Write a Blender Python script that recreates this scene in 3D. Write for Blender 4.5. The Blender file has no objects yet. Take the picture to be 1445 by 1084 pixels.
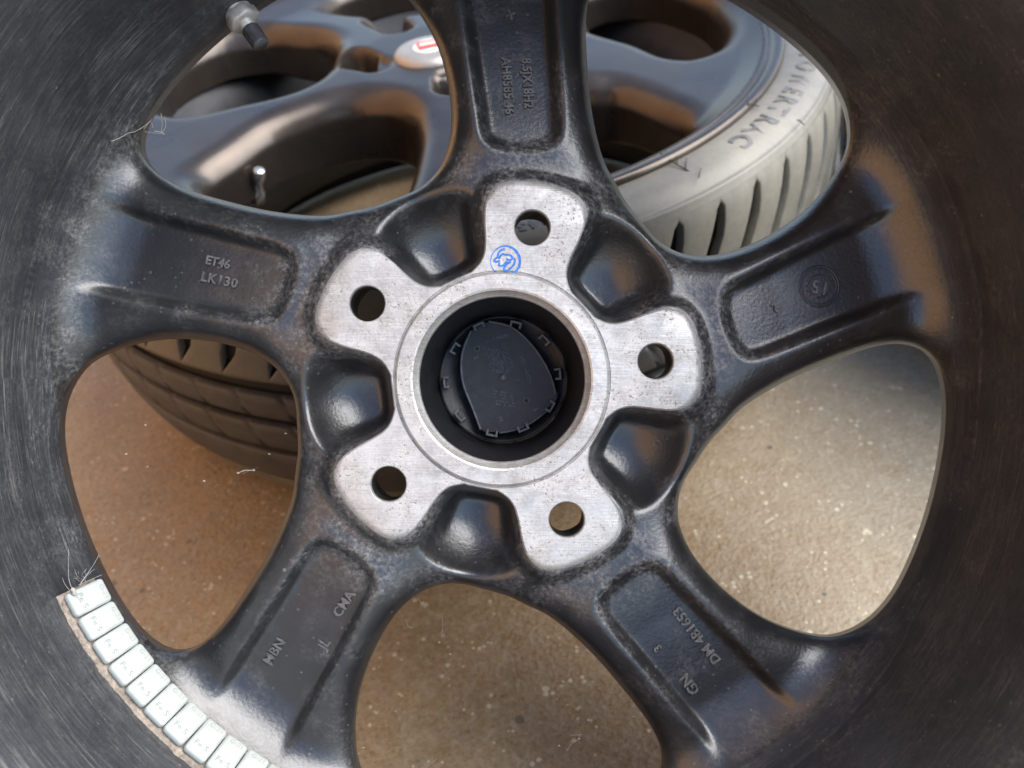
import bpy, bmesh, math, random
import numpy as np
from mathutils import Matrix, Vector

R_ = math.radians
random.seed(5)
rng = np.random.default_rng(5)
SC = bpy.context.scene
COL = SC.collection

# ------------------------------------------------------------------ camera
# camera axes (x right, y down, z forward) measured from the picture; floor is z = 0, the big
# dark wheel lies flat on it and the main wheel leans over that one, facing the camera
W = np.array([[0.9903, -0.1392, 0.0], [-0.0895, -0.6365, 0.7660], [-0.1066, -0.7586, -0.6428]])
CAM_H = 0.5147
CAM = np.array([0.0, 0.0, CAM_H])


def cam2world(p):
    return W @ np.asarray(p, float) + CAM


ROT = Matrix([[W[i][0], -W[i][1], -W[i][2]] for i in range(3)])
cam_d = bpy.data.cameras.new('camera')
cam = bpy.data.objects.new('camera', cam_d)
COL.objects.link(cam)
cam.matrix_world = Matrix.Translation(Vector(CAM)) @ ROT.to_4x4()
cam_d.sensor_width = 36
cam_d.lens = 36 * 1400 / 1445
cam_d.clip_start = 0.01
cam_d.clip_end = 200
cam_d.dof.use_dof = True
cam_d.dof.focus_distance = 0.42
cam_d.dof.aperture_fstop = 10.5
SC.camera = cam

# ------------------------------------------------------------------ light
SUN_EL, SUN_AZ = R_(47), R_(96)  # azimuth from +Y towards +X
world = bpy.data.worlds.new('World')
SC.world = world
world.use_nodes = True
nt = world.node_tree
bg = nt.nodes['Background']
sky = nt.nodes.new('ShaderNodeTexSky')
sky.sky_type = 'NISHITA'
sky.sun_disc = False
sky.sun_elevation = SUN_EL
sky.sun_rotation = SUN_AZ
sky.dust_density = 1.0
nt.links.new(sky.outputs[0], bg.inputs[0])
bg.inputs[1].default_value = 0.135
sun_d = bpy.data.lights.new('sun', 'SUN')
sun = bpy.data.objects.new('sun', sun_d)
COL.objects.link(sun)
sun_d.energy = 3.2
sun_d.angle = R_(64)
sun_d.color = (1.0, 0.97, 0.93)
sdir = Vector((math.sin(SUN_AZ) * math.cos(SUN_EL), math.cos(SUN_AZ) * math.cos(SUN_EL), math.sin(SUN_EL)))
sun.rotation_euler = sdir.to_track_quat('Z', 'Y').to_euler()
SC.view_settings.view_transform = 'Standard'
SC.view_settings.look = 'None'
SC.view_settings.exposure = 1.32
SC.view_settings.gamma = 1.0


# ------------------------------------------------------------------ node helper
class NT:
    def __init__(self, name):
        self.m = bpy.data.materials.new(name)
        self.m.use_nodes = True
        self.t = self.m.node_tree
        self.b = self.t.nodes['Principled BSDF']

    def n(self, typ, **kw):
        nd = self.t.nodes.new('ShaderNode' + typ)
        for k, v in kw.items():
            setattr(nd, k, v)
        return nd

    def put(self, sock, v):
        if hasattr(v, 'is_linked') or isinstance(v, bpy.types.NodeSocket):
            self.t.links.new(v, sock)
        elif v is not None:
            if isinstance(v, (tuple, list)) and len(v) == 3 and sock.type == 'RGBA':
                v = (*v, 1)
            sock.default_value = v

    def set(self, **kw):
        for k, v in kw.items():
            self.put(self.b.inputs[k.replace('_', ' ')], v)
        return self

    def coord(self, kind='Object'):
        return self.n('TexCoord').outputs[kind]

    def mapping(self, vec, scale=(1, 1, 1), rot=(0, 0, 0)):
        nd = self.n('Mapping')
        self.put(nd.inputs['Vector'], vec)
        nd.inputs['Scale'].default_value = scale
        nd.inputs['Rotation'].default_value = rot
        return nd.outputs[0]

    def noise(self, vec, scale, detail=4, rough=0.55, dist=0.0, out=0):
        nd = self.n('TexNoise')
        self.put(nd.inputs['Vector'], vec)
        nd.inputs['Scale'].default_value = scale
        nd.inputs['Detail'].default_value = detail
        nd.inputs['Roughness'].default_value = rough
        nd.inputs['Distortion'].default_value = dist
        return nd.outputs[out]

    def voronoi(self, vec, scale, feature='F1'):
        nd = self.n('TexVoronoi', feature=feature)
        self.put(nd.inputs['Vector'], vec)
        nd.inputs['Scale'].default_value = scale
        return nd

    def ramp(self, fac, lo, hi, a=0.0, b=1.0):
        nd = self.n('MapRange')
        nd.clamp = True
        self.put(nd.inputs[0], fac)
        nd.inputs[1].default_value, nd.inputs[2].default_value = lo, hi
        nd.inputs[3].default_value, nd.inputs[4].default_value = a, b
        return nd.outputs[0]

    def math(self, op, a, b=None, c=None):
        nd = self.n('Math', operation=op)
        self.put(nd.inputs[0], a)
        if b is not None:
            self.put(nd.inputs[1], b)
        if c is not None:
            self.put(nd.inputs[2], c)
        return nd.outputs[0]

    def mix(self, fac, a, b):
        nd = self.n('Mix', data_type='RGBA')
        self.put(nd.inputs[0], fac)
        self.put(nd.inputs[6], a)
        self.put(nd.inputs[7], b)
        return nd.outputs[2]

    def bump(self, h, strength=0.3, dist=0.001, normal=None):
        nd = self.n('Bump')
        nd.inputs['Strength'].default_value = strength
        nd.inputs['Distance'].default_value = dist
        self.put(nd.inputs['Height'], h)
        if normal is not None:
            self.put(nd.inputs['Normal'], normal)
        return nd.outputs[0]

    def attr(self, name):
        return self.n('Attribute', attribute_name=name).outputs['Fac']

    def polar(self, ks, kz):
        """(angle*ks, radius, z*kz) around the local z axis: streaks that run round a barrel"""
        s = self.n('SeparateXYZ')
        self.put(s.inputs[0], self.coord())
        an = self.math('ARCTAN2', s.outputs[1], s.outputs[0])
        r = self.math('SQRT', self.math('ADD', self.math('MULTIPLY', s.outputs[0], s.outputs[0]),
                                        self.math('MULTIPLY', s.outputs[1], s.outputs[1])))
        c = self.n('CombineXYZ')
        self.put(c.inputs[0], self.math('MULTIPLY', an, ks))
        self.put(c.inputs[1], self.math('MULTIPLY', r, kz))
        self.put(c.inputs[2], self.math('MULTIPLY', s.outputs[2], kz))
        return c.outputs[0]


# ------------------------------------------------------------------ materials
def mat_black_paint(name, barrel=False):
    k = NT(name)
    o = k.coord()
    du = k.attr('dust')
    n1 = k.noise(o, 85, 7, 0.78)
    n2 = k.noise(o, 520, 5, 0.75)
    n3 = k.noise(o, 14, 4, 0.6)
    film = k.math('MULTIPLY', k.ramp(n3, 0.35, 0.75), 0.045)              # thin overall film of dust
    patch = k.math('MULTIPLY', k.math('MULTIPLY', du, k.ramp(n1, 0.40, 0.66)), k.ramp(n2, 0.42, 0.62, 0.06, 0.85))
    d = k.math('ADD', film, patch)
    v = k.voronoi(o, 260)
    spk = k.math('LESS_THAN', v.outputs['Distance'], 0.16)
    spk = k.math('MULTIPLY', spk, k.math('GREATER_THAN', k.noise(o, 90, 2), 0.56))
    v2 = k.voronoi(o, 85)
    spk2 = k.math('LESS_THAN', v2.outputs['Distance'], k.math('MULTIPLY', k.ramp(k.noise(o, 31, 2), 0.5, 0.75), 0.10))
    d = k.math('ADD', d, k.math('MULTIPLY', spk, 0.16))
    d = k.math('ADD', d, k.math('MULTIPLY', spk2, 0.38))
    bumph = k.noise(o, 620, 3, 0.5)
    if barrel:
        p = k.polar(1.3, 160)
        st = k.noise(p, 6.0, 5, 0.75)
        p2 = k.mapping(k.polar(2.2, 240), rot=(0, 0, 0.02))
        st2 = k.noise(p2, 4.0, 3, 0.8)
        lines = k.math('ADD', k.math('MULTIPLY', k.ramp(st, 0.50, 0.68), 0.30),
                       k.math('MULTIPLY', k.ramp(st2, 0.55, 0.66), 0.42))
        lines = k.math('MULTIPLY', lines, k.ramp(n3, 0.34, 0.62, 0.12, 1.0))
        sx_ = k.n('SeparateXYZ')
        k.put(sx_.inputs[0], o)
        lines = k.math('MULTIPLY', lines, k.ramp(sx_.outputs[0], -0.12, 0.14, 1.0, 0.30))      # streaks fade to the right, putting that side's shade into the colour
        d = k.math('ADD', d, lines)
    d = k.math('MINIMUM', d, 0.85)
    base = (0.030, 0.0325, 0.038) if barrel else (0.013, 0.0133, 0.0145)
    col = k.mix(d, base, (0.32, 0.31, 0.295))
    k.b.inputs['Specular IOR Level'].default_value = 0.5 if barrel else 1.0
    k.set(Base_Color=col, Roughness=k.math('ADD', k.ramp(n1, 0.2, 0.8, 0.26, 0.36), k.math('MULTIPLY', d, 0.45)),
          Normal=k.bump(k.math('ADD', bumph, k.math('MULTIPLY', d, 0.4)), 0.22, 0.0006))
    return k.m


def mat_bare():
    k = NT('bare_machined_aluminium')
    o = k.coord()
    n1 = k.noise(o, 60, 4, 0.6)
    n2 = k.noise(o, 780, 4, 0.62, 0.5)
    n3 = k.noise(o, 22, 4, 0.6)
    pit = k.math('MULTIPLY', k.ramp(n2, 0.56, 0.66), k.ramp(n1, 0.44, 0.60, 0.05, 1.0))
    stain = k.ramp(k.math('ADD', k.math('MULTIPLY', n3, 0.5), k.math('MULTIPLY', k.noise(o, 170, 5, 0.7), 0.5)), 0.40, 0.62)
    c = k.mix(k.math('MULTIPLY', stain, 0.75), (0.635, 0.62, 0.59), (0.33, 0.315, 0.29))
    c = k.mix(k.math('MULTIPLY', pit, 0.85), c, (0.10, 0.095, 0.085))
    scr = k.noise(k.mapping(o, (60, 1500, 90), (0, 0, 0.55)), 1.0, 4, 0.65, 0.35)
    scr2 = k.noise(o, 650, 4, 0.7)
    g = k.math('ADD', scr, scr2)
    c = k.mix(k.ramp(g, 1.02, 1.28, 0.0, 0.55), c, (0.75, 0.74, 0.72))
    c = k.mix(k.ramp(g, 0.70, 0.90, 0.38, 0.0), c, (0.22, 0.215, 0.205))
    k.set(Base_Color=c, Metallic=0.55, Roughness=k.ramp(n1, 0.25, 0.75, 0.36, 0.62),
          Normal=k.bump(k.math('ADD', k.math('MULTIPLY', g, 0.6), k.math('MULTIPLY', pit, -1.0)), 0.35, 0.0005))
    return k.m


def mat_simple(name, col, rough, metal=0.0, var=0.25, scale=120, bump=0.15):
    k = NT(name)
    o = k.coord()
    n1 = k.noise(o, scale, 5, 0.65)
    c2 = tuple(min(1, x * (1 + var)) for x in col)
    c1 = tuple(x * (1 - var) for x in col)
    k.set(Base_Color=k.mix(k.ramp(n1, 0.3, 0.7), c1, c2), Roughness=k.ramp(n1, 0.2, 0.8, rough * 0.85, min(1, rough * 1.15)),
          Metallic=metal, Normal=k.bump(k.noise(o, scale * 4, 3), bump, 0.0005))
    return k.m


def mat_floor():
    k = NT('worn_brown_concrete')
    o = k.coord()
    n1 = k.math('ADD', k.math('MULTIPLY', k.noise(o, 7, 6, 0.65), 0.55), k.math('MULTIPLY', k.noise(o, 34, 6, 0.7), 0.45))
    n2 = k.noise(o, 85, 7, 0.8)
    n3 = k.noise(o, 300, 5, 0.75)
    n4 = k.noise(o, 2.0, 3, 0.5)
    c = k.mix(k.ramp(n1, 0.38, 0.62), (0.18, 0.125, 0.058), (0.33, 0.23, 0.125))
    c = k.mix(k.ramp(n2, 0.35, 0.7, 0.0, 0.6), c, (0.33, 0.28, 0.20))
    c = k.mix(k.ramp(n4, 0.42, 0.62, 0.0, 0.55), c, (0.30, 0.15, 0.06))
    c = k.mix(k.ramp(n3, 0.54, 0.68, 0.0, 0.8), c, (0.07, 0.055, 0.04))
    c = k.mix(k.ramp(n3, 0.46, 0.34, 0.0, 0.5), c, (0.42, 0.36, 0.26))
    # paler, greyer towards the right: cooler light there put into the colour
    sp = k.n('SeparateXYZ')
    k.put(sp.inputs[0], o)
    px_ = k.math('ADD', sp.outputs[0], k.math('MULTIPLY', k.math('SUBTRACT', n1, 0.5), 0.5))
    c = k.mix(k.ramp(px_, 0.05, 0.32, 0.0, 0.75), c, k.mix(k.ramp(n2, 0.3, 0.7), (0.25, 0.235, 0.185), (0.37, 0.35, 0.28)))
    st = k.voronoi(o, 330)
    c = k.mix(k.math('MULTIPLY', k.ramp(n2, 0.40, 0.6), 0.36), c, k.mix(k.math('MULTIPLY', st.outputs['Color'], 1.0), (0.09, 0.07, 0.05), (0.48, 0.42, 0.31)))
    v = k.voronoi(o, 55)
    spot = k.math('LESS_THAN', v.outputs['Distance'], k.ramp(k.noise(o, 21, 2), 0.5, 0.8, 0.0, 0.3))
    c = k.mix(k.math('MULTIPLY', spot, 0.7), c, (0.07, 0.065, 0.055))
    fl = k.voronoi(o, 170)
    fleck = k.math('LESS_THAN', fl.outputs['Distance'], k.ramp(k.noise(o, 47, 2), 0.42, 0.7, 0.0, 0.34))
    c = k.mix(k.math('MULTIPLY', fleck, 0.65), c, (0.62, 0.55, 0.42))
    k.set(Base_Color=c, Roughness=k.ramp(n2, 0.3, 0.7, 0.22, 0.55),
          Normal=k.bump(k.math('ADD', k.math('ADD', n3, k.math('MULTIPLY', st.outputs['Distance'], 0.8)), k.math('MULTIPLY', n2, 1.5)), 0.38, 0.002))
    return k.m


def mat_tyre():
    k = NT('dusty_tyre_rubber')
    o = k.coord()
    n1 = k.noise(o, 9, 4, 0.55)
    n2 = k.noise(o, 240, 5, 0.7)
    d = k.ramp(k.math('ADD', k.math('MULTIPLY', n1, 0.7), k.math('MULTIPLY', n2, 0.3)), 0.30, 0.75)
    c = k.mix(d, (0.075, 0.072, 0.064), (0.235, 0.217, 0.172))
    k.set(Base_Color=c, Roughness=k.ramp(d, 0, 1, 0.36, 0.6), Normal=k.bump(n2, 0.15, 0.0006))
    return k.m


def mat_weight():
    k = NT('pale_coated_steel_weight')
    o = k.coord()
    n1 = k.noise(o, 160, 5, 0.7)
    n2 = k.noise(o, 45, 3, 0.6)
    c = k.mix(k.ramp(n1, 0.3, 0.7), (0.44, 0.48, 0.455), (0.54, 0.575, 0.55))
    c = k.mix(k.ramp(n2, 0.55, 0.75, 0.0, 0.5), c, (0.38, 0.33, 0.25))
    oi = k.n('ObjectInfo').outputs['Random']
    c = k.mix(k.ramp(oi, 0.3, 1.0, 0.0, 0.35), c, (0.40, 0.385, 0.34))
    k.set(Base_Color=c, Roughness=0.5, Metallic=0.1, Normal=k.bump(n1, 0.1, 0.0004))
    return k.m


M = {}
M['paint'] = mat_black_paint('satin_black_paint')
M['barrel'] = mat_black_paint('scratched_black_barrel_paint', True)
M['bare'] = mat_bare()
M['letter'] = mat_simple('highlit_worn_letter_paint', (0.11, 0.108, 0.105), 0.30, 0.0, 0.5, 300)  # worn letter paint, lightened to put the edge highlights into its colour
M['plastic'] = mat_simple('black_plastic', (0.026, 0.025, 0.024), 0.42, 0, 0.4, 300, 0.25)
M['plastic_edge'] = mat_simple('lighter_black_plastic', (0.11, 0.11, 0.115), 0.33, 0, 0.4, 300, 0.2)  # lighter tone of the cap plastic for its raised details
M['bore'] = mat_simple('black_bore_paint', (0.012, 0.012, 0.014), 0.45, 0, 0.5, 200, 0.2)
M['floor'] = mat_floor()
M['tyre'] = mat_tyre()
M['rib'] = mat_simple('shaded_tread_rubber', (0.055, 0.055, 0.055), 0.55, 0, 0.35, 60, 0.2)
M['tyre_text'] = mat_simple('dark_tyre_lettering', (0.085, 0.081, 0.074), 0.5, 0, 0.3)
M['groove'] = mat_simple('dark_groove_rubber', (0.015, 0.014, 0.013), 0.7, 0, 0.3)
M['gunmetal'] = mat_simple('gunmetal_wheel_paint', (0.070, 0.058, 0.049), 0.29, 0.75, 0.2, 25, 0.05)
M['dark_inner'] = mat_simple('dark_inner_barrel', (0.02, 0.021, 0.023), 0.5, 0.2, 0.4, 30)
M['weight'] = mat_weight()
M['weight_letter'] = mat_simple('grey_weight_marking', (0.31, 0.335, 0.32), 0.5, 0, 0.2)
M['tape'] = mat_simple('dirty_foam_tape', (0.27, 0.225, 0.18), 0.9, 0, 0.5, 380, 0.8)
M['valve'] = mat_simple('grey_valve_metal', (0.50, 0.48, 0.45), 0.45, 0.35, 0.25, 300)
M['valve_cap'] = mat_simple('dark_grey_valve_cap', (0.10, 0.10, 0.105), 0.35, 0.2, 0.3, 300)
M['chrome'] = mat_simple('polished_valve', (0.55, 0.56, 0.58), 0.22, 0.9, 0.1, 200)
M['ink'] = mat_simple('blue_stamp_ink', (0.05, 0.20, 0.62), 0.6, 0, 0.6, 700)
M['cap_grey'] = mat_simple('grey_cap_paint', (0.34, 0.32, 0.29), 0.4, 0.5, 0.1, 40)
M['white'] = mat_simple('white_enamel', (0.75, 0.74, 0.72), 0.35, 0, 0.08)
M['red'] = mat_simple('red_enamel', (0.55, 0.06, 0.03), 0.35, 0, 0.15)
M['thread'] = mat_simple('pale_cobweb_thread', (0.38, 0.355, 0.31), 0.7)
M['twig'] = mat_simple('dark_dry_stem', (0.03, 0.026, 0.022), 0.7)


# ------------------------------------------------------------------ object helpers
def link(name, me, mat=None, parent=None, smooth=True):
    o = bpy.data.objects.new(name, me)
    COL.objects.link(o)
    if mat is not None and not me.materials:
        me.materials.append(mat)
    if smooth and len(me.polygons):
        me.polygons.foreach_set('use_smooth', np.ones(len(me.polygons), bool))
    if parent is not None:
        o.parent = parent
    return o


def mesh_from(name, verts, faces):
    me = bpy.data.meshes.new(name)
    me.from_pydata([tuple(v) for v in verts], [], [tuple(f) for f in faces])
    me.update()
    return me


def big_mesh(name, verts, quads):
    me = bpy.data.meshes.new(name)
    nv, nf = len(verts), len(quads)
    me.vertices.add(nv)
    me.vertices.foreach_set('co', np.asarray(verts, np.float32).ravel())
    me.loops.add(nf * 4)
    me.loops.foreach_set('vertex_index', np.asarray(quads, np.int32).ravel())
    me.polygons.add(nf)
    me.polygons.foreach_set('loop_start', np.arange(0, nf * 4, 4, dtype=np.int32))
    me.update(calc_edges=True)
    me.validate()
    return me


def thing(name, label, cat, mat4=None, group=None):
    o = bpy.data.objects.new(name, None)
    COL.objects.link(o)
    o.empty_display_size = 0.02
    o['label'] = label
    o['category'] = cat
    if group:
        o['group'] = group
    if mat4 is not None:
        o.matrix_world = mat4
    return o


def lathe(profile, n=256, closed=False):
    """profile: list of (r, z)"""
    p = np.array(profile, float)
    a = np.linspace(0, 2 * math.pi, n, endpoint=False)
    V = np.stack([p[:, 0][None] * np.cos(a)[:, None], p[:, 0][None] * np.sin(a)[:, None],
                  np.broadcast_to(p[:, 1][None], (n, len(p)))], -1).reshape(-1, 3)
    m = len(p)
    Q = []
    for i in range(n):
        j = (i + 1) % n
        for k in range(m if closed else m - 1):
            k2 = (k + 1) % m
            Q.append((i * m + k, j * m + k, j * m + k2, i * m + k2))
    return V, np.array(Q)


def spline(pts, n=8, closed=True):
    p = np.array(pts, float)
    out = []
    N = len(p)
    rngi = range(N) if closed else range(N - 1)
    for i in rngi:
        if closed:
            a, b, c, d = p[(i - 1) % N], p[i], p[(i + 1) % N], p[(i + 2) % N]
        else:
            a, b, c, d = p[max(i - 1, 0)], p[i], p[i + 1], p[min(i + 2, N - 1)]
        for t in np.linspace(0, 1, n, endpoint=False):
            out.append(0.5 * ((2 * b) + (c - a) * t + (2 * a - 5 * b + 4 * c - d) * t * t + (3 * b - a - 3 * c + d) * t ** 3))
    if not closed:
        out.append(p[-1])
    return np.array(out)


def tube(path, rad, n=8, caps=True):
    """swept tube along a list of points; rad is a number or list"""
    P = np.array(path, float)
    m = len(P)
    rad = np.broadcast_to(np.asarray(rad, float), (m,))
    T = np.gradient(P, axis=0)
    T /= np.linalg.norm(T, axis=1)[:, None] + 1e-12
    ref = np.array([0.31, 0.22, 0.93])
    V, F = [], []
    for i in range(m):
        a = np.cross(T[i], ref)
        a /= np.linalg.norm(a) + 1e-12
        b = np.cross(T[i], a)
        for k in range(n):
            t = 2 * math.pi * k / n
            V.append(P[i] + rad[i] * (a * math.cos(t) + b * math.sin(t)))
    for i in range(m - 1):
        for k in range(n):
            k2 = (k + 1) % n
            F.append((i * n + k, i * n + k2, (i + 1) * n + k2, (i + 1) * n + k))
    if caps:
        F.append(tuple(range(n))[::-1])
        F.append(tuple((m - 1) * n + k for k in range(n)))
    return V, F


class Geo:
    """collects verts and faces for one mesh"""

    def __init__(self):
        self.V, self.F = [], []

    def add(self, VF):
        o = len(self.V)
        self.V.extend([tuple(map(float, v)) for v in VF[0]])
        self.F.extend([tuple(int(i) + o for i in f) for f in VF[1]])
        return self

    def mesh(self, name):
        return mesh_from(name, self.V, self.F)


def sd_poly(P, X, Y):
    """signed distance to a closed polygon, negative inside"""
    sh = X.shape
    x, y = X.ravel().astype(np.float32), Y.ravel().astype(np.float32)
    d = np.full(x.shape, 1e9, np.float32)
    inside = np.zeros(x.shape, bool)
    n = len(P)
    for i in range(n):
        ax, ay = P[i]
        bx, by = P[(i + 1) % n]
        ex, ey = bx - ax, by - ay
        L = ex * ex + ey * ey + 1e-12
        wx, wy = x - ax, y - ay
        t = np.clip((wx * ex + wy * ey) / L, 0, 1)
        d = np.minimum(d, (wx - t * ex) ** 2 + (wy - t * ey) ** 2)
        if ay != by:
            c = ((ay <= y) != (by <= y)) & (x < ax + (y - ay) / (by - ay) * ex)
            inside ^= c
    d = np.sqrt(d)
    return np.where(inside, -d, d).reshape(sh)


def ss(x, a, b):
    t = np.clip((x - a) / (b - a), 0, 1)
    return t * t * (3 - 2 * t)


def blur(a, s):
    k = np.exp(-0.5 * (np.arange(-int(3 * s) - 1, int(3 * s) + 2) / s) ** 2)
    k /= k.sum()
    h = len(k) // 2
    for ax in (0, 1):
        p = np.pad(a, [(h, h) if i == ax else (0, 0) for i in range(2)], mode='edge')
        r = np.zeros_like(a)
        for i, w in enumerate(k):
            sl = [slice(None)] * 2
            sl[ax] = slice(i, i + a.shape[ax])
            r += w * p[tuple(sl)]
        a = r
    return a


def bilin(F, x, y, x0, h):
    """sample F[iy, ix] at x, y (same origin and step both ways)"""
    gx = np.clip((x - x0) / h, 0, F.shape[1] - 1.001)
    gy = np.clip((y - x0) / h, 0, F.shape[0] - 1.001)
    ix, iy = gx.astype(np.int32), gy.astype(np.int32)
    fx, fy = (gx - ix).astype(np.float32), (gy - iy).astype(np.float32)
    return (F[iy, ix] * (1 - fx) + F[iy, ix + 1] * fx) * (1 - fy) + (F[iy + 1, ix] * (1 - fx) + F[iy + 1, ix + 1] * fx) * fy


def surface_nets(f, org, h):
    """f[z, y, x], negative inside -> verts, quads"""
    s = f < 0
    nz, ny, nx = f.shape
    cnt = np.zeros((nz - 1, ny - 1, nx - 1), np.uint8)
    for dz in (0, 1):
        for dy in (0, 1):
            for dx in (0, 1):
                cnt += s[dz:nz - 1 + dz, dy:ny - 1 + dy, dx:nx - 1 + dx]
    act = (cnt > 0) & (cnt < 8)
    iz, iy, ix = np.nonzero(act)
    acc = np.zeros((len(iz), 3), np.float64)
    num = np.zeros(len(iz))
    corners = [(a, b, c) for a in (0, 1) for b in (0, 1) for c in (0, 1)]
    for a in corners:
        for ax in range(3):
            if a[ax]:
                continue
            b = list(a)
            b[ax] = 1
            fa = f[iz + a[0], iy + a[1], ix + a[2]]
            fb = f[iz + b[0], iy + b[1], ix + b[2]]
            m = (fa < 0) != (fb < 0)
            t = np.where(m, fa / np.where(m, fa - fb, 1), 0)
            for q in range(3):
                val = a[q] + (t if q == ax else 0)
                acc[:, q] += np.where(m, val, 0)
            num += m
    acc /= num[:, None]
    idx = np.full(act.shape, -1, np.int32)
    idx[iz, iy, ix] = np.arange(len(iz), dtype=np.int32)
    V = np.stack([ix + acc[:, 2], iy + acc[:, 1], iz + acc[:, 0]], -1)
    V = V * np.array([h, h, h]) + np.array(org)
    quads = []
    # x edges
    for ax in range(3):
        sl0, sl1 = [slice(None)] * 3, [slice(None)] * 3
        sl0[ax], sl1[ax] = slice(0, -1), slice(1, None)
        d = s[tuple(sl0)] != s[tuple(sl1)]
        e = np.argwhere(d)
        o1, o2 = [(1, 2), (2, 0), (0, 1)][ax]
        ok = (e[:, o1] > 0) & (e[:, o2] > 0) & (e[:, o1] < f.shape[o1] - 1) & (e[:, o2] < f.shape[o2] - 1)
        e = e[ok]

        def at(d1, d2):
            q = e.copy()
            q[:, o1] += d1
            q[:, o2] += d2
            return idx[q[:, 0], q[:, 1], q[:, 2]]
        q4 = np.stack([at(-1, -1), at(0, -1), at(0, 0), at(-1, 0)], -1)
        flip = s[e[:, 0], e[:, 1], e[:, 2]]
        # array axes are (z, y, x): their handedness is reversed
        q4[flip] = q4[flip][:, ::-1]
        quads.append(q4)
    Q = np.concatenate(quads)
    Q = Q[(Q >= 0).all(1)]
    return V, Q


def text_mesh(body, size, extrude=0.0004, bevel=0.00012, align='CENTER', spacing=1.0, res=2, offset=0.0):
    cu = bpy.data.curves.new('text', 'FONT')
    cu.body = body
    cu.size = size
    cu.extrude = extrude
    cu.bevel_depth = bevel
    cu.align_x = align
    cu.align_y = 'CENTER'
    cu.space_character = spacing
    cu.resolution_u = res
    cu.offset = offset
    o = bpy.data.objects.new('text', cu)
    COL.objects.link(o)
    bpy.context.view_layer.update()
    me = bpy.data.meshes.new_from_object(o.evaluated_get(bpy.context.evaluated_depsgraph_get()))
    bpy.data.objects.remove(o)
    bpy.data.curves.remove(cu)
    me.materials.clear()
    return me


# ================================================================== floor
def sheet(s):
    return [(-s, -s, 0), (s, -s, 0), (s, s, 0), (-s, s, 0)], [(0, 1, 2, 3)]


fl = link('floor', mesh_from('floor', *sheet(30)), M['floor'], smooth=False)
fl['kind'] = 'structure'

# timber wall out of the picture on the left: it shows only as the warm brown reflections in the paint
def slab(x0, x1, y0, y1, z0, z1):
    vs = [(x, y, z) for z in (z0, z1) for x, y in ((x0, y0), (x1, y0), (x1, y1), (x0, y1))]
    return vs, [(3, 2, 1, 0), (4, 5, 6, 7), (0, 1, 5, 4), (1, 2, 6, 5), (2, 3, 7, 6), (3, 0, 4, 7)]


wl = link('wall', mesh_from('wall', *slab(-1.45, -1.33, -3.5, 3.0, -0.05, 2.9)), mat_simple('brown_timber_wall', (0.52, 0.275, 0.115), 0.6, 0, 0.25, 12), smooth=False)
wl['kind'] = 'structure'
# ================================================================== main wheel (mm, z towards camera)
PX = 416.7 / 1400.0                      # mm per photo pixel on the hub face
HUBC = np.array([-0.0042, -0.0020, 0.4167])
WM = Matrix.Translation(Vector(cam2world(HUBC))) @ ROT.to_4x4()
wheel = thing('alloy_wheel', 'black five-spoke alloy wheel seen from the back, bare metal round its centre hole', 'wheel', WM)

H = 0.75
X0 = -210.0
NG = 561
gx = X0 + H * np.arange(NG)
GX, GY = np.meshgrid(gx, gx)
GR = np.hypot(GX, GY)
GA = np.degrees(np.arctan2(GX, GY))      # clockwise from up


def fold(c):
    d = (GA - c + 36) % 72 - 36
    return GR * np.sin(np.radians(d)), GR * np.cos(np.radians(d)), d


A_BOLT, A_SPOKE, A_WIN, A_POCK = 11.3, 2.0, 38.0, 46.3
ZW = -22.0
kw = (416.7 - ZW) / 1400.0
win_pol = [(10, 293), (3, 296), (-3, 304), (-8, 319), (-14, 345), (-20, 405), (-23.5, 475), (-25.1, 530), (-25.1, 572),
           (-23.6, 603), (-20.5, 620), (-16, 627), (-10, 629), (-3, 630), (4, 631), (9.5, 629), (14, 617), (18, 590),
           (20.7, 545), (22.7, 490), (23.5, 430), (22.8, 372), (20.2, 330), (16, 305)]
win = spline([(r * kw * math.sin(R_(a)), r * kw * math.cos(R_(a))) for a, r in win_pol], 6)
wx, wy, wd = fold(A_WIN)
DWIN = sd_poly(win, wx, wy)

# machined lobe and ring outline (mm at z = 0)
lobe_px = [(-104, 112), (-88, 128), (-72, 141), (-63, 156), (-60, 172), (-63, 192), (-69, 216), (-72, 240), (-66, 262),
           (-50, 275), (-26, 281), (0, 283), (26, 281), (50, 275), (66, 262), (72, 240), (69, 216), (63, 192), (60, 172),
           (63, 156), (72, 141), (88, 128)]
lobe_px = [(x, y) for x, y in lobe_px if not (abs(x) > 80)]
lobe_px = [(-78, 136.5)] + lobe_px[0:] + [(78, 136.5)]
outline = []
for kk in range(5):
    c = -(A_BOLT + 72 * kk)
    ca, sa = math.cos(R_(c)), math.sin(R_(c))
    for x, y in lobe_px:
        x, y = x * PX, y * PX
        outline.append((x * ca - y * sa, x * sa + y * ca))
outline = spline(outline, 5)
outline = outline[::1]
DFACE = sd_poly(outline, GX, GY)

pock_px = [(-36, 163), (0, 160), (36, 163), (48, 177), (58, 205), (67, 230), (74, 250), (70, 268), (50, 280), (20, 285), (-20, 285),
           (-50, 280), (-70, 268), (-74, 250), (-67, 230), (-58, 205), (-48, 177)]
pock = spline([(x * PX * 1.05, y * PX * (1.02 + 0.04 * (y > 220))) for x, y in pock_px], 5)
px_, py_, _ = fold(A_POCK)
DPOC = sd_poly(pock, px_, py_)

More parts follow.
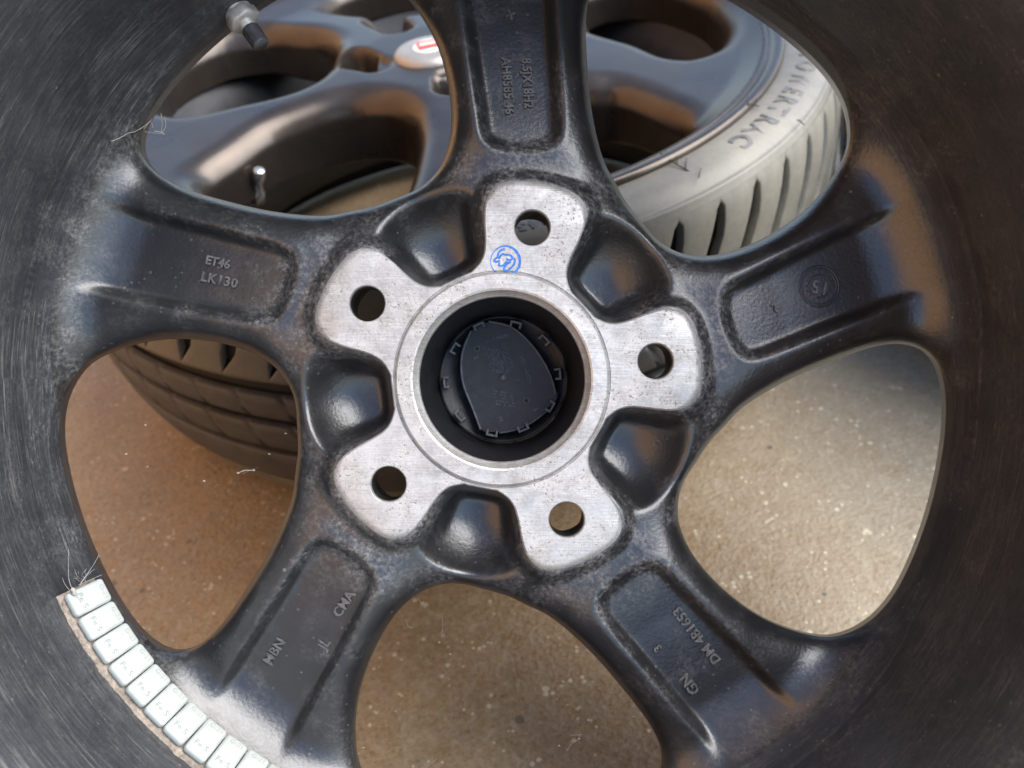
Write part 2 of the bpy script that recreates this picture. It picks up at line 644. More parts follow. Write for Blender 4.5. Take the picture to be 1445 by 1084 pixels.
# tray on the back of each spoke: canonical lateral (clockwise +), radial, in px -> mm at z ~ -16
kt = (416.7 + 16) / 1400
tray_px = [(-36, 333), (-45, 370), (-56, 430), (-68, 500), (-80, 580), (-95, 690), (60, 690), (48, 600), (54, 520), (60, 450),
           (66, 390), (68, 350), (60, 328), (30, 318), (-10, 318)]
tray = spline([(x * kt, y * kt) for x, y in tray_px], 5)
tx, ty, sdg = fold(A_SPOKE)
DTRAY = sd_poly(tray, tx, ty)

RB = 199.5
base = np.interp(GR, [0, 82, 100, 130, 160, 185, 210], [-5.5, -5.5, -6.5, -9.5, -13, -16, -17])
# flank from the tray edge down to the window edge
wloc = np.clip(DWIN + np.maximum(DTRAY, 0), 8, 34)
t = np.clip(DWIN / wloc, 0, 1)
t = np.where(DTRAY < 0, 1, t)
rim_t = ss(GR, 170, 194)
drop = np.interp(GR, [80, 100, 150, 190], [13, 15, 14, 10])
ztop = base - drop * (1 - np.sqrt(np.clip(1 - (1 - t) ** 2.3, 0, 1)))
fade = 1 - ss(GR, 166, 194)
ztop += 0.7 * np.exp(-((DTRAY - 2.0) / 2.6) ** 2) * fade * (GR > 95)
tdep = 6.0 * fade * np.interp(GR, [95, 125], [0.65, 1.0])
ztop -= tdep * ss(-DTRAY, -0.6, 3.4)
# land round the lobes
ztop = np.maximum(ztop, np.where(DFACE < 12, -1.6 - 6.0 * ss(DFACE, 1.2, 7.0) - 40 * ss(DFACE, 7, 12), -99))
# pockets between the lobes
e2 = (px_ / 29.0) ** 2 + (np.clip(py_ - 61, 0, 99) / 24.5) ** 2
bowl = 21.5 * np.clip(1 - e2, 0, 1) ** 0.72 * ss(-DPOC, -1.0, np.interp(GR, [55, 75], [3.8, 6.0]))
bowl = blur(np.where((DPOC < 3), bowl, 0), 1.7)
ztop = ztop - bowl
ztop = blur(ztop, 1.7)
ztop = np.where(DFACE < 0.2, np.maximum(ztop, -2.0), ztop)
ztop = blur(ztop, 0.6)
# fillet up into the barrel
rho = 24.0
u = np.clip(GR - (RB - rho), 0, rho - 0.0005)
ztop += np.where(GR > RB - rho, (rho - np.sqrt(rho * rho - u * u)), 0)
ZT = ztop.astype(np.float32)
zbot = np.interp(GR, [0, 40, 90, 150, 200, 215], [-62, -62, -62, -60, -56, -55])

zs = np.arange(-66, 16.01, H)
F = np.empty((len(zs), NG, NG), np.float32)
bdist = np.full(GX.shape, 1e9)
for kk in range(5):
    a = R_(A_BOLT + 72 * kk)
    bdist = np.minimum(bdist, np.hypot(GX - 65 * math.sin(a), GY - 65 * math.cos(a)))


def smax(a, b, k):
    hh = np.clip(0.5 + 0.5 * (a - b) / k, 0, 1)
    return b + (a - b) * hh + k * hh * (1 - hh)


for i, z in enumerate(zs):
    f = (z - ZT) * 0.8
    rb = RB + 0.02 * max(z + 22, 0)
    f = np.minimum(f, rb - GR)                                    # barrel wall
    f = smax(f, zbot - z, 5.0)
    if z < ZW:
        s = 1 + 0.0019 * (ZW - z)
        dw = bilin(DWIN.astype(np.float32), GX / s, GY / s, X0, H)
    else:
        dw = DWIN
    if z < 6:
        f = smax(f, -dw.astype(np.float32), 1.6)
    f = np.maximum(f, GR - (207.5 if z > -8 else 212.0))
    f = np.maximum(f, 36.6 - GR)                                  # centre bore
    f = np.maximum(f, (7.5 if z > -20 else 7.5 + min(6, (-20 - z) * 0.8)) - bdist)
    F[i] = f
V, Q = surface_nets(F, (X0, X0, zs[0]), H)


def tri(F_, P):
    """trilinear sample of the volume at P (mm)"""
    g = (P - np.array([X0, X0, zs[0]])) / H
    g = np.clip(g, 0, np.array([NG, NG, len(zs)]) - 1.001)
    i = g.astype(np.int32)
    fr = g - i
    out = 0
    for dz in (0, 1):
        for dy in (0, 1):
            for dx in (0, 1):
                w = (fr[:, 0] if dx else 1 - fr[:, 0]) * (fr[:, 1] if dy else 1 - fr[:, 1]) * (fr[:, 2] if dz else 1 - fr[:, 2])
                out = out + w * F_[i[:, 2] + dz, i[:, 1] + dy, i[:, 0] + dx]
    return out


def grad(F_, P, e=0.6):
    g = []
    for ax in range(3):
        d = np.zeros(3)
        d[ax] = e
        g.append((tri(F_, P + d) - tri(F_, P - d)) / (2 * e))
    return np.stack(g, -1)


inner = (V[:, 2] < zs[-1] - 1.5)
for _ in range(2):
    val = tri(F, V)
    g = grad(F, V)
    g2 = (g * g).sum(1) + 1e-6
    st = -(val / g2)[:, None] * g
    ln = np.linalg.norm(st, axis=1)
    st *= np.minimum(1, 0.5 / (ln + 1e-9))[:, None]
    V = np.where(inner[:, None], V + st, V)
NRM = grad(F, V, 0.9)
NRM /= np.linalg.norm(NRM, axis=1)[:, None] + 1e-9
del F

# dust: round the lobes, at the tray ends and edges, in the corner where spokes meet the barrel
noisy = lambda s: (blur(rng.standard_normal(GX.shape), s) * s * 3.5)
DUST = 0.75 * np.exp(-(np.clip(DFACE - 1, 0, 99) / 7.0) ** 1.3) * (DFACE > -1)
DUST += 0.40 * np.exp(-((GR - 93) / 9.0) ** 2)
DUST += 0.5 * np.exp(-((DTRAY - 0.5) / 2.0) ** 2) * (1 - ss(GR, 120, 185)) * (GR > 92)
DUST += 0.55 * np.exp(-((GR - 101) / 9.0) ** 2) * (DTRAY < 2)
DUST += 0.60 * np.exp(-((GR - 190) / 7.0) ** 2) * (0.35 + 0.65 * ss(-GX, 20, 150))
DUST += 0.07
DUST *= np.where(DPOC < -2, 0.45, 1.0)
DUST = np.clip(DUST + 0.12 * noisy(5.0), 0, 1).astype(np.float32)

vr = np.hypot(V[:, 0], V[:, 1])
cen = V[Q].mean(1)
cr = np.hypot(cen[:, 0], cen[:, 1])
ca = np.degrees(np.arctan2(cen[:, 0], cen[:, 1]))
lab = np.full(len(Q), 1)
lab[(cr > 88.5)] = 2 + np.round((ca[cr > 88.5] - A_SPOKE) / 72).astype(int) % 5
ztq = bilin(ZT, cen[:, 0], cen[:, 1], X0, H)
lab[(cr > 194.5)] = 0


def sub_mesh(name, sel, mat):
    q = Q[sel]
    us, inv = np.unique(q, return_inverse=True)
    me = big_mesh(name, V[us] * 0.001, inv.reshape(-1, 4))
    me.materials.append(mat)
    at = me.attributes.new('dust', 'FLOAT', 'POINT')
    at.data.foreach_set('value', bilin(DUST, V[us][:, 0], V[us][:, 1], X0, H).astype(np.float32))
    me.polygons.foreach_set('use_smooth', np.ones(len(me.polygons), bool))
    me.normals_split_custom_set_from_vertices(NRM[us].tolist())
    return me


link('hub', sub_mesh('hub', lab == 1, M['paint']), None, wheel)
spokes = []
for kk in range(5):
    spokes.append(link('spoke', sub_mesh('spoke', lab == 2 + kk, M['paint']), None, wheel))
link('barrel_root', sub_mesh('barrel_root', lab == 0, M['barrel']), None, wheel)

# barrel: inner wall, hump, both flanges and outer shell
zt0 = 14.7
prof = [(RB + 0.02 * (zt0 + 22), zt0), (RB + 1.24, 40), (RB + 1.7, 62), (RB + 2.3, 78), (RB + 3.8, 90), (RB + 6.5, 103), (RB + 11, 116),
        (RB + 14, 122), (RB + 17, 132), (RB + 24, 142), (RB + 33, 150), (RB + 41, 153), (246, 155), (247, 159), (243.5, 161), (236, 156), (229, 146),
        (225, 138), (224, 118), (212, 108), (209.5, 96), (208.8, 60), (207.6, zt0)]
Vb, Qb = lathe([(r * .001, z * .001) for r, z in prof[::1]], 360)
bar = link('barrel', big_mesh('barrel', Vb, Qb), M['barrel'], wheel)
at = bar.data.attributes.new('dust', 'FLOAT', 'POINT')
zz = Vb[:, 2] * 1000
at.data.foreach_set('value', (0.10 + 0.55 * ss(zz, 96, 112) + 0.12 * np.exp(-(zz - 20) / 14)).astype(np.float32))
prof = [(211.6, -8), (212.5, -20), (215, -34), (223, -44), (225, -66), (229, -80), (238, -86), (246, -90), (247, -93), (244, -95.5), (234, -93),
        (224, -84), (217, -70), (214.2, -60), (212.5, -50), (211.5, -42)]
Vb, Qb = lathe([(r * .001, z * .001) for r, z in prof], 240)
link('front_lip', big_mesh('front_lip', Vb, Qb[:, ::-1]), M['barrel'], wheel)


# bare mounting face ---------------------------------------------------------
def plate_mesh():
    bm = bmesh.new()
    P = outline * 0.001
    n = len(P)
    T = np.roll(P, -1, 0) - np.roll(P, 1, 0)
    T /= np.linalg.norm(T, axis=1)[:, None]
    N = np.stack([T[:, 1], -T[:, 0]], -1)
    cdir = (N * P).sum(1)
    if cdir.mean() < 0:
        N = -N
    loops = []
    rr = np.hypot(P[:, 0], P[:, 1])
    ch = np.interp(rr, [0.060, 0.074, 0.080], [0.0006, 0.0008, 0.0030])      # wide chamfer on the outer end of each lobe
    for off, z in ((-ch, 0.0), (-ch * 0.4, -0.0002 - ch * 0.12), (0 * ch, -0.0004 - ch * 0.42), (0 * ch + .0003, -0.0035)):
        L = P + N * np.asarray(off)[:, None]
        loops.append([bm.verts.new((x, y, zz_)) for (x, y), zz_ in zip(L, np.broadcast_to(z, (n,)))])
    for a, b in zip(loops[:-1], loops[1:]):
        for i in range(n):
            j = (i + 1) % n
            bm.faces.new((a[j], a[i], b[i], b[j]))
    edges = [bm.edges.get((loops[0][i], loops[0][(i + 1) % n])) for i in range(n)]

    def ring(c, r, z, m):
        return [bm.verts.new((c[0] + r * math.cos(2 * math.pi * k / m), c[1] + r * math.sin(2 * math.pi * k / m), z)) for k in range(m)]

    def bridge(a, b):
        m = len(a)
        for k in range(m):
            k2 = (k + 1) % m
            bm.faces.new((a[k], a[k2], b[k2], b[k]))
    # inner boundary: step ring
    r0 = ring((0, 0), 0.0458, 0, 200)
    edges += [bm.edges.new((r0[k], r0[(k + 1) % 200])) for k in range(200)]
    holes = []
    for kk in range(5):
        a = R_(A_BOLT + 72 * kk)
        c = (0.065 * math.sin(a), 0.065 * math.cos(a))
        h0 = ring(c, 0.0079, 0, 48)
        edges += [bm.edges.new((h0[k], h0[(k + 1) % 48])) for k in range(48)]
        holes.append((c, h0))
    bmesh.ops.triangle_fill(bm, edges=edges, use_beauty=True, use_dissolve=False)
    for c, h0 in holes:
        h1 = ring(c, 0.0075, -0.0004, 48)
        h2 = ring(c, 0.00735, -0.0030, 48)
        bridge(h1, h0)
        bridge(h2, h1)
    # narrow groove, raised centring ring, bore chamfer
    prev = r0
    for r, z in ((0.0456, -0.0007), (0.0452, -0.0008), (0.0447, 0.0010), (0.0440, 0.0016), (0.0382, 0.0018), (0.0374, 0.0014), (0.0360, -0.0012), (0.0352, -0.0020), (0.0349, -0.0042)):
        nx_ = ring((0, 0), r, z, 200)
        bridge(nx_, prev)
        prev = nx_
    bmesh.ops.recalc_face_normals(bm, faces=bm.faces)
    me = bpy.data.meshes.new('mounting_face')
    bm.to_mesh(me)
    bm.free()
    return me


face_me = plate_mesh()
mface = link('mounting_face', face_me, M['bare'], wheel)
mod = mface.modifiers.new('edges', 'EDGE_SPLIT')
mod.split_angle = R_(28)
# the triangle fill must face the camera
chk = sum((p.normal.z * p.area) for p in face_me.polygons)
if chk < 0:
    face_me.flip_normals()

# black bore wall and centre cap --------------------------------------------
Vb, Qb = lathe([(r * .001, z * .001) for r, z in [(34.95, -4.0), (34.7, -6), (33.6, -22), (32.0, -40), (31.2, -50), (30.9, -56), (30.6, -60), (36.6, -62)]], 200)
link('bore_wall', big_mesh('bore_wall', Vb, Qb), M['bore'], wheel)


def capxy(px, py, z=-56.0):
    k = (416.7 - z) / 1400.0
    return ((px - 722.5) * k + 4.2) * .001, (-(py - 542.0) * k - 2.0) * .001


def z4(x, y, z=-56.0):
    return capxy(560 + x * .2583, 400 + y * .2583, z)


CAPC = np.array(capxy(709.5, 535))
g = Geo()
g.add(([(CAPC[0] + r * math.cos(a), CAPC[1] + r * math.sin(a), z) for r, z in ((.0001, -.0590), (.029, -.0590), (.0302, -.0575), (.0302, -.064)) for a in np.linspace(0, 2 * math.pi, 96, endpoint=False)],
       [(i * 96 + k, i * 96 + (k + 1) % 96, (i + 1) * 96 + (k + 1) % 96, (i + 1) * 96 + k) for i in range(3) for k in range(96)]))
g.F = [f[::-1] for f in g.F]
capo = link('center_cap', g.mesh('center_cap'), M['plastic'], wheel)
# raised plate outline
plate_px = [(500, 210), (620, 240), (720, 322), (800, 430), (850, 540), (882, 622), (820, 692), (720, 770), (610, 812), (510, 815), (462, 800),
            (415, 680), (368, 560), (352, 450), (366, 350), (405, 262), (445, 225)]
pl = spline([z4(x, y, -52) for x, y in plate_px], 6)


def prism(P, z0, z1, inset=0.0004):
    n = len(P)
    c = P.mean(0)
    d = P - c
    L = np.linalg.norm(d, axis=1)[:, None]
    Pi = c + d * (1 - inset / L)
    Vv = [(x, y, z0) for x, y in P] + [(x, y, z1 - inset) for x, y in P] + [(x, y, z1) for x, y in Pi]
    Ff = []
    for a in (0, 1):
        for i in range(n):
            j = (i + 1) % n
            Ff.append((a * n + i, a * n + j, (a + 1) * n + j, (a + 1) * n + i))
    Ff.append(tuple(2 * n + i for i in range(n)))
    return Vv, Ff


area = 0.5 * sum(pl[i][0] * pl[(i + 1) % len(pl)][1] - pl[(i + 1) % len(pl)][0] * pl[i][1] for i in range(len(pl)))
if area < 0:
    pl = pl[::-1]
link('cap_plate', Geo().add(prism(pl, -.060, -.0525)).mesh('cap_plate'), M['plastic'], capo, smooth=False)
# rim ribs left and right of the plate
for seq in ([(408, 255), (366, 350), (351, 450), (366, 560), (413, 680), (458, 800)], [(500, 207), (620, 236), (720, 318), (802, 428), (852, 538), (866, 612)]):
    pth = spline([(*z4(x, y, -51.8), -.0524) for x, y in seq], 8, False)
    link('plate_rib', Geo().add(tube(pth, 0.00062, 6)).mesh('plate_rib'), M['plastic_edge'], capo)
pth = spline([(*z4(x, y, -52), -.0524) for x, y in [(560, 818), (650, 800), (740, 758), (830, 690)]], 8, False)
link('plate_rib', Geo().add(tube(pth, 0.0005, 6)).mesh('plate_rib'), M['plastic_edge'], capo)


def box(cx, cy, cz, sx, sy, sz, rot=0.0, bev=0.0):
    ca_, sa_ = math.cos(rot), math.sin(rot)
    vs = []
    for dz in (-1, 1):
        k = 1.0
        for dx, dy in ((-1, -1), (1, -1), (1, 1), (-1, 1)):
            ex = sx / 2 - (bev if dz > 0 else 0)
            ey = sy / 2 - (bev if dz > 0 else 0)
            x, y = dx * ex, dy * ey
            vs.append((cx + x * ca_ - y * sa_, cy + x * sa_ + y * ca_, cz + dz * sz / 2))
    return vs, [(3, 2, 1, 0), (4, 5, 6, 7), (0, 1, 5, 4), (1, 2, 6, 5), (2, 3, 7, 6), (3, 0, 4, 7)]


# clips: small hoops standing round the plate
clip_px = [(450, 235), (650, 225), (805, 310), (880, 495), (838, 672), (690, 790), (520, 818), (345, 722), (272, 540), (318, 355)]
for x, y in clip_px:
    p = np.array(z4(x, y, -50))
    d = p - CAPC
    an = math.atan2(d[1], d[0])
    gg = Geo()
    er, et = np.array([math.cos(an), math.sin(an)]), np.array([-math.sin(an), math.cos(an)])
    for q_ in (-1, 1):
        c = p + et * 0.0022 * q_ - er * .0002
        gg.add(box(c[0], c[1], -.0515, .0030, .0011, .010, an, .0001))
    c = p + er * 0.0009
    gg.add(box(c[0], c[1], -.0520, .0010, .0056, .0095, an, .0001))
    gg.add(box(p[0] + er[0] * .0001, p[1] + er[1] * .0001, -.0487, .0026, .0050, .0007, an, .0002)) if random.random() < 0.0 else None
    link('retaining_clip', gg.mesh('retaining_clip'), M['plastic_edge'], capo, smooth=False)
# dome, peg holes, mould marks
cx, cy = z4(580, 516, -52)
dome = lathe([(.0001, .0014), (.0009, .00125), (.0017, .0007), (.0021, 0)], 24)
link('plate_dome', Geo().add((dome[0] + np.array([cx, cy, -.0525]), dome[1][:, ::-1])).mesh('plate_dome'), M['plastic_edge'], capo)
for x, y in ((438, 356), (707, 641)):
    cx, cy = z4(x, y, -52)
    pg = lathe([(.0008, -.0008), (.0009, .0002), (.0012, .0004), (.0015, .0002), (.0016, 0)], 20)
    link('peg_hole', Geo().add((pg[0] + np.array([cx, cy, -.0525]), pg[1][:, ::-1])).mesh('peg_hole'), M['plastic_edge'], capo)
    dk = lathe([(.0001, 0), (.0009, 0)], 20)
    link('peg_hole', Geo().add((dk[0] + np.array([cx, cy, -.05245]), dk[1][:, ::-1])).mesh('peg_hole'), M['groove'], capo)
gm = Geo()
ang = R_(-72)
for i in range(5):
    cx, cy = z4(585 + i * 10, 340 + i * 27, -52)
    for dx, dy, sx, sy in ((0, .0009, .0016, .00022), (0, -.0009, .0016, .00022), (.0008, 0, .00022, .0018), (-.0008, 0, .00022, .0018)):
        gm.add(box(cx + dx * math.cos(.3) + dy * math.sin(.3), cy - dx * math.sin(.3) + dy * math.cos(.3), -.0523, sx, sy, .0006, -.3))
for row in range(9):
    for c_ in range(13):
        if random.random() < 0.3:
            continue
        cx, cy = z4(470 + row * 14 + c_ * 4 - 10 * (row > 5), 345 + c_ * 11 + row * 3, -52)
        gm.add(box(cx, cy, -.0524, .0003 + .0004 * random.random(), .0007 * random.random() + .0003, .0007, -.35 + random.choice((0, .8, -.6))))
for row in range(5):
    for c_ in range(9):
        if random.random() < 0.25:
            continue
        cx, cy = z4(520 + c_ * 13 + row * 4, 585 + row * 18 + c_ * 2, -52)
        gm.add(box(cx, cy, -.0524, .0003 + .0003 * random.random(), .0006 + .0006 * random.random(), .0007, -.1 + random.choice((0, .6))))
mk = link('mould_marks', gm.mesh('mould_marks'), M['plastic_edge'], capo, smooth=False)
mk['kind'] = 'stuff'
for body, (x, y), rot, sz in (('>PC+ABS<', (705, 470), -70, .0030), ('HOT MAIN', (545, 300), 17, .0022), ('L', (658, 530), -70, .0026), ('M', (565, 742), -70, .0030), ('S', (757, 690), -70, .0034), ('2', (432, 405), -70, .0030)):
    me = text_mesh(body, sz, .0003, .00006)
    cx, cy = z4(x, y, -52)
    me.transform(Matrix.Translation((cx, cy, -.0523)) @ Matrix.Rotation(R_(rot), 4, 'Z'))
    link('lettering', me, M['plastic_edge'], capo, smooth=False)


# lettering cast into the spokes ------------------------------------------------
def px2wheel(px, py, z=-19.0):
    for _ in range(3):
        k = (416.7 - z) / 1400.0
        x, y = (px - 722.5) * k + 4.2, -(py - 542.0) * k - 2.0
        z = float(bilin(ZT, np.array([x]), np.array([y]), X0, H)[0])
    return x, y, z


def drape(me, x, y, rot, lift=0.0):
    n = len(me.vertices)
    co = np.empty(n * 3, np.float32)
    me.vertices.foreach_get('co', co)
    co = co.reshape(-1, 3) * 1000
    c_, s_ = math.cos(rot), math.sin(rot)
    X = co[:, 0] * c_ - co[:, 1] * s_ + x
    Y = co[:, 0] * s_ + co[:, 1] * c_ + y
    Z = bilin(ZT, X, Y, X0, H) + co[:, 2] + lift
    me.vertices.foreach_set('co', (np.stack([X, Y, Z], -1) * 0.001).astype(np.float32).ravel())
    me.update()


def cast(body, px, py, rotdeg, size_px, spoke, spacing=1.0, squeeze=1.0, ext=.0009):
    x, y, z = px2wheel(px, py)
    k = (416.7 - z) / 1400.0
    me = text_mesh(body, size_px * k * .001 * 1.4, ext, .00012, spacing=spacing, offset=.00004)
    me.transform(Matrix.Diagonal((squeeze, 1, 1, 1)))
    drape(me, x, y, R_(rotdeg), 0.1)
    return link('lettering', me, M['letter'], spokes[spoke], smooth=False)


# spokes[0] is at 2 deg (top), 1 right, 2 lower right, 3 lower left, 4 left
cast('8.5JX18H2', 744, 118, -87, 13.0, 0, 1.0, .92)
cast('AH8585 46', 716, 122, -86, 13.0, 0, 1.0, .98)
cast('+', 721, 23, 20, 20, 0)
cast('ET46', 308, 371, -13, 12.5, 4, 1.0, 1.0)
cast('LK130', 310, 396, -12, 13.5, 4, 1.12, 1.0)
cast('15', 1157, 405, 169, 19, 1, 1.0, 1.0)
cast('2', 1094, 434, 205, 13, 1)
cast('DM 4B1653', 983, 896, 128, 14.0, 2, 1.0, 1.06)
cast('GN', 973, 965, 128, 15.5, 2)
cast('3', 928, 914, 128, 11.5, 2)
cast('CMA', 486, 852, 56, 14.0, 3)
cast('MBN', 388, 919, 57, 14.0, 3)
cast('JL', 458, 909, 56, 14.0, 3, ext=.00025)


def cast_geo(VF, name, spoke, mat):
    me = mesh_from(name, *VF)
    n = len(me.vertices)
    co = np.array([v.co for v in me.vertices]) * 1000
    co[:, 2] += bilin(ZT, co[:, 0], co[:, 1], X0, H)
    me.vertices.foreach_set('co', (co * 0.001).astype(np.float32).ravel())
    me.update()
    return link(name, me, mat, spokes[spoke])


x, y, z = px2wheel(1156, 404)
g = Geo()
for rad, w_ in ((8.9, .45), (7.7, .3), (4.9, .35)):
    a = np.linspace(0, 2 * math.pi, 73)
    g.add(tube([((x + rad * math.cos(q_)) * .001, (y + rad * math.sin(q_)) * .001, 0.00012) for q_ in a], w_ * .001, 6, False))
for k_ in range(16):
    a = k_ * 2 * math.pi / 16
    g.add(tube([((x + rr_ * math.cos(a)) * .001, (y + rr_ * math.sin(a)) * .001, .0001) for rr_ in (5.6, 6.4)], .00028, 5))
cast_geo((g.V, g.F), 'date_stamp', 1, M['paint'])

# blue inspection stamp printed on the bare face
sx, sy = (713 - 722.5) * PX + 4.2, -(368 - 542) * PX - 2.0


def st(pts):
    return [((sx + (px - 550) / 16.67 * PX) * .001, (sy - (py - 530) / 16.67 * PX) * .001, .00005) for px, py in pts]


g = Geo()
a = np.linspace(0, 2 * math.pi, 61)
wob = 1 + 0.02 * np.sin(3 * a)


def ribbon(path, w):
    P = np.array(path)
    T = np.gradient(P, axis=0)
    T /= np.linalg.norm(T, axis=1)[:, None] + 1e-12
    N = np.stack([-T[:, 1], T[:, 0], 0 * T[:, 0]], -1)
    w = np.broadcast_to(np.asarray(w, float), (len(P),))[:, None]
    Vv = np.concatenate([P + N * w * .62, P - N * w * .62])
    n = len(P)
    return Vv, [(i, i + n, i + n + 1, i + 1) for i in range(n - 1)]


g.add(ribbon(st([(550 + 345 * q_ * math.cos(t_), 530 + 340 * q_ * math.sin(t_)) for q_, t_ in zip(wob, a)]), 0.00062 + 0.00034 * np.cos(a)))
for seq in ([(540, 250), (430, 300), (375, 400), (400, 470), (470, 380), (560, 390), (660, 400), (720, 470), (640, 520), (570, 480)],
            [(360, 450), (290, 520), (330, 555), (430, 530)], [(420, 570), (400, 640), (480, 650), (540, 600), (590, 540)],
            [(740, 470), (780, 530), (740, 640), (650, 730), (600, 770), (530, 750), (530, 690), (600, 600), (690, 560)]):
    g.add(ribbon(spline(st(seq), 6, False), .00075))
stamp = link('ink_stamp', g.mesh('ink_stamp'), M['ink'], mface, smooth=False)


# valve of the main wheel ------------------------------------------------------
def px2w(px, py, z):
    k = (416.7 - z) / 1400.0
    return np.array([(px - 722.5) * k + 4.2, -(py - 542.0) * k - 2.0, z]) * .001


def along(p0, p1, prof_, n, mat, name, parent):
    """lathe along p0->p1; prof: (t along in m, radius in m)"""
    p0, p1 = np.array(p0), np.array(p1)
    d = Vector(p1 - p0).normalized()
    Rm = np.array(d.to_track_quat('Z', 'Y').to_matrix())
    Vv, Qq = lathe([(r, t_) for t_, r in prof_], n)
    Vv = Vv @ Rm.T + p0
    return link(name, big_mesh(name, Vv, Qq[:, ::1]), mat, parent, smooth=False)


pa, pb = px2w(330, 8, -16), px2w(383, 84, -10)
axis = (pb - pa) / np.linalg.norm(pb - pa)
vs = along(pa, pb, [(0, .0001), (0, .0062), (.003, .0064), (.006, .0060), (.0062, .0036), (.013, .0034), (.0132, .0031), (.017, .0030)], 24, M['valve'], 'valve_stem', wheel)
along(pa + axis * .0045, pb, [(0, .0001), (0, .0068), (.0008, .0074), (.0052, .0074), (.0060, .0068), (.0060, .0001)], 6, M['valve'], 'hex_nut', vs)
Vc = [(.0138, .0001), (.0138, .0037), (.0143, .0041), (.0225, .0040), (.0232, .0034), (.0232, .0001)]
cp = along(pa, pb, [(a_, b_) for a_, b_ in Vc], 28, M['valve_cap'], 'valve_cap', vs)
co = np.array([v.co for v in cp.data.vertices])
rel = co - pa
al = rel @ axis
rad = rel - al[:, None] * axis
idx = (np.arange(len(co)) // 6) % 2
sel = (al > .0140) & (al < .023) & (idx == 0)
co[sel] -= rad[sel] * 0.24
cp.data.vertices.foreach_set('co', co.astype(np.float32).ravel())

# balance weights glued in the barrel --------------------------------------------
WR = RB + 0.5
tape_a = []
NWT = 11


def wpos(px, py):
    # angle of a weight from its picture position
    return math.atan2(-(py - 537), px - 709)


th0 = wpos(121.7, 847.6)
pitch = (wpos(184, 942) - th0) / 3
TILT = R_(22)


def block_mesh():
    bm = bmesh.new()
    bmesh.ops.create_cube(bm, size=1)
    bmesh.ops.scale(bm, vec=(0.0042, pitch * 0.192 - .0004, 0.0195), verts=bm.verts)      # radial, tangential, axial
    bmesh.ops.bevel(bm, geom=list(bm.edges), offset=0.0017, segments=4, profile=0.5, affect='EDGES')
    me = bpy.data.meshes.new('balance_weight')
    bm.to_mesh(me)
    bm.free()
    return me


bme = block_mesh()
lme = None
WRC, WZC = 192.6, 8.2
for i in range(NWT):
    th = th0 + i * pitch
    # local x points outwards, y along the rim, z to the camera; the block leans with the curve of the barrel
    Mx = Matrix.Rotation(th, 4, 'Z') @ Matrix.Translation((WRC * .001, 0, WZC * .001)) @ Matrix.Rotation(TILT + R_(random.uniform(-1.5, 1.5)), 4, 'Y') @ \
        Matrix.Rotation(R_(random.uniform(-1.2, 1.2)), 4, 'X')
    b = link('balance_weight', bme, M['weight'], wheel)
    b.matrix_local = Mx
    if lme is None:
        me1 = text_mesh('Fe 5', .0040, .00010, .00004)
        me2 = text_mesh('G-21', .0032, .00010, .00004)
        # text plane faces -x (towards the axis), reads along +y, tops towards -z
        B = Matrix(((0, 0, -1, -0.0021), (1, 0, 0, 0), (0, -1, 0, 0), (0, 0, 0, 1)))
        me1.transform(B @ Matrix.Translation((0.0, -.0050, 0)))
        me2.transform(B @ Matrix.Translation((0.0004, .0066, 0)))
        bmx = bmesh.new()
        bmx.from_mesh(me1)
        bmx.from_mesh(me2)
        lme = bpy.data.meshes.new('weight_lettering')
        bmx.to_mesh(lme)
        bmx.free()
    link('lettering', lme, M['weight_letter'], b, smooth=False)
# foam tape under the weights, its ragged edge showing on the camera side
g = Geo()
n = 260
tt = np.linspace(th0 - pitch * 0.56, th0 + (NWT - .4) * pitch, n)
edge = 10.6 + 0.5 * np.convolve(rng.standard_normal(n + 8), np.ones(9) / 4, 'valid')[:n]
rows = []
ct, st_ = math.cos(TILT), math.sin(TILT)
for r_, zf in ((4.4, -9.5), (2.15, -9.3), (2.1, 9.2), (2.6, 9.9), (4.2, 10.8), (5.6, 12.5)):
    zv = zf + (edge - 10.6) * (zf > 9)
    rr_ = WRC + r_ * ct + zv * st_
    zz_ = WZC - r_ * st_ + zv * ct
    rows.append(np.stack([rr_ * np.cos(tt), rr_ * np.sin(tt), zz_], -1) * .001)
VV = np.concatenate(rows)
g.add((VV, [(a_ * n + i, a_ * n + i + 1, (a_ + 1) * n + i + 1, (a_ + 1) * n + i) for a_ in range(5) for i in range(n - 1)]))
link('adhesive_tape', g.mesh('adhesive_tape'), M['tape'], wheel)

# ================================================================== wheel and tyre lying flat
def wheel_matrix(C, rz=0.0):
    return Matrix.Translation(Vector(C)) @ Matrix.Rotation(rz, 4, 'Z')


C1 = cam2world(np.array([-0.06449911, -0.26019214, 0.7685]))
LIPZ = 0.225
# local axes: x = u (right), y = -v (away); z up; z = 0 on the floor
wheel1 = thing('wheel_with_tyre', 'grey metallic wheel with grimy low-profile tyre lying flat behind the black wheel', 'wheel',
               wheel_matrix((C1[0], C1[1], 0)))


def pol(l, s=1.0):
    return [(r * math.cos(R_(a)) * s, -r * math.sin(R_(a)) * s) for r, a in l]


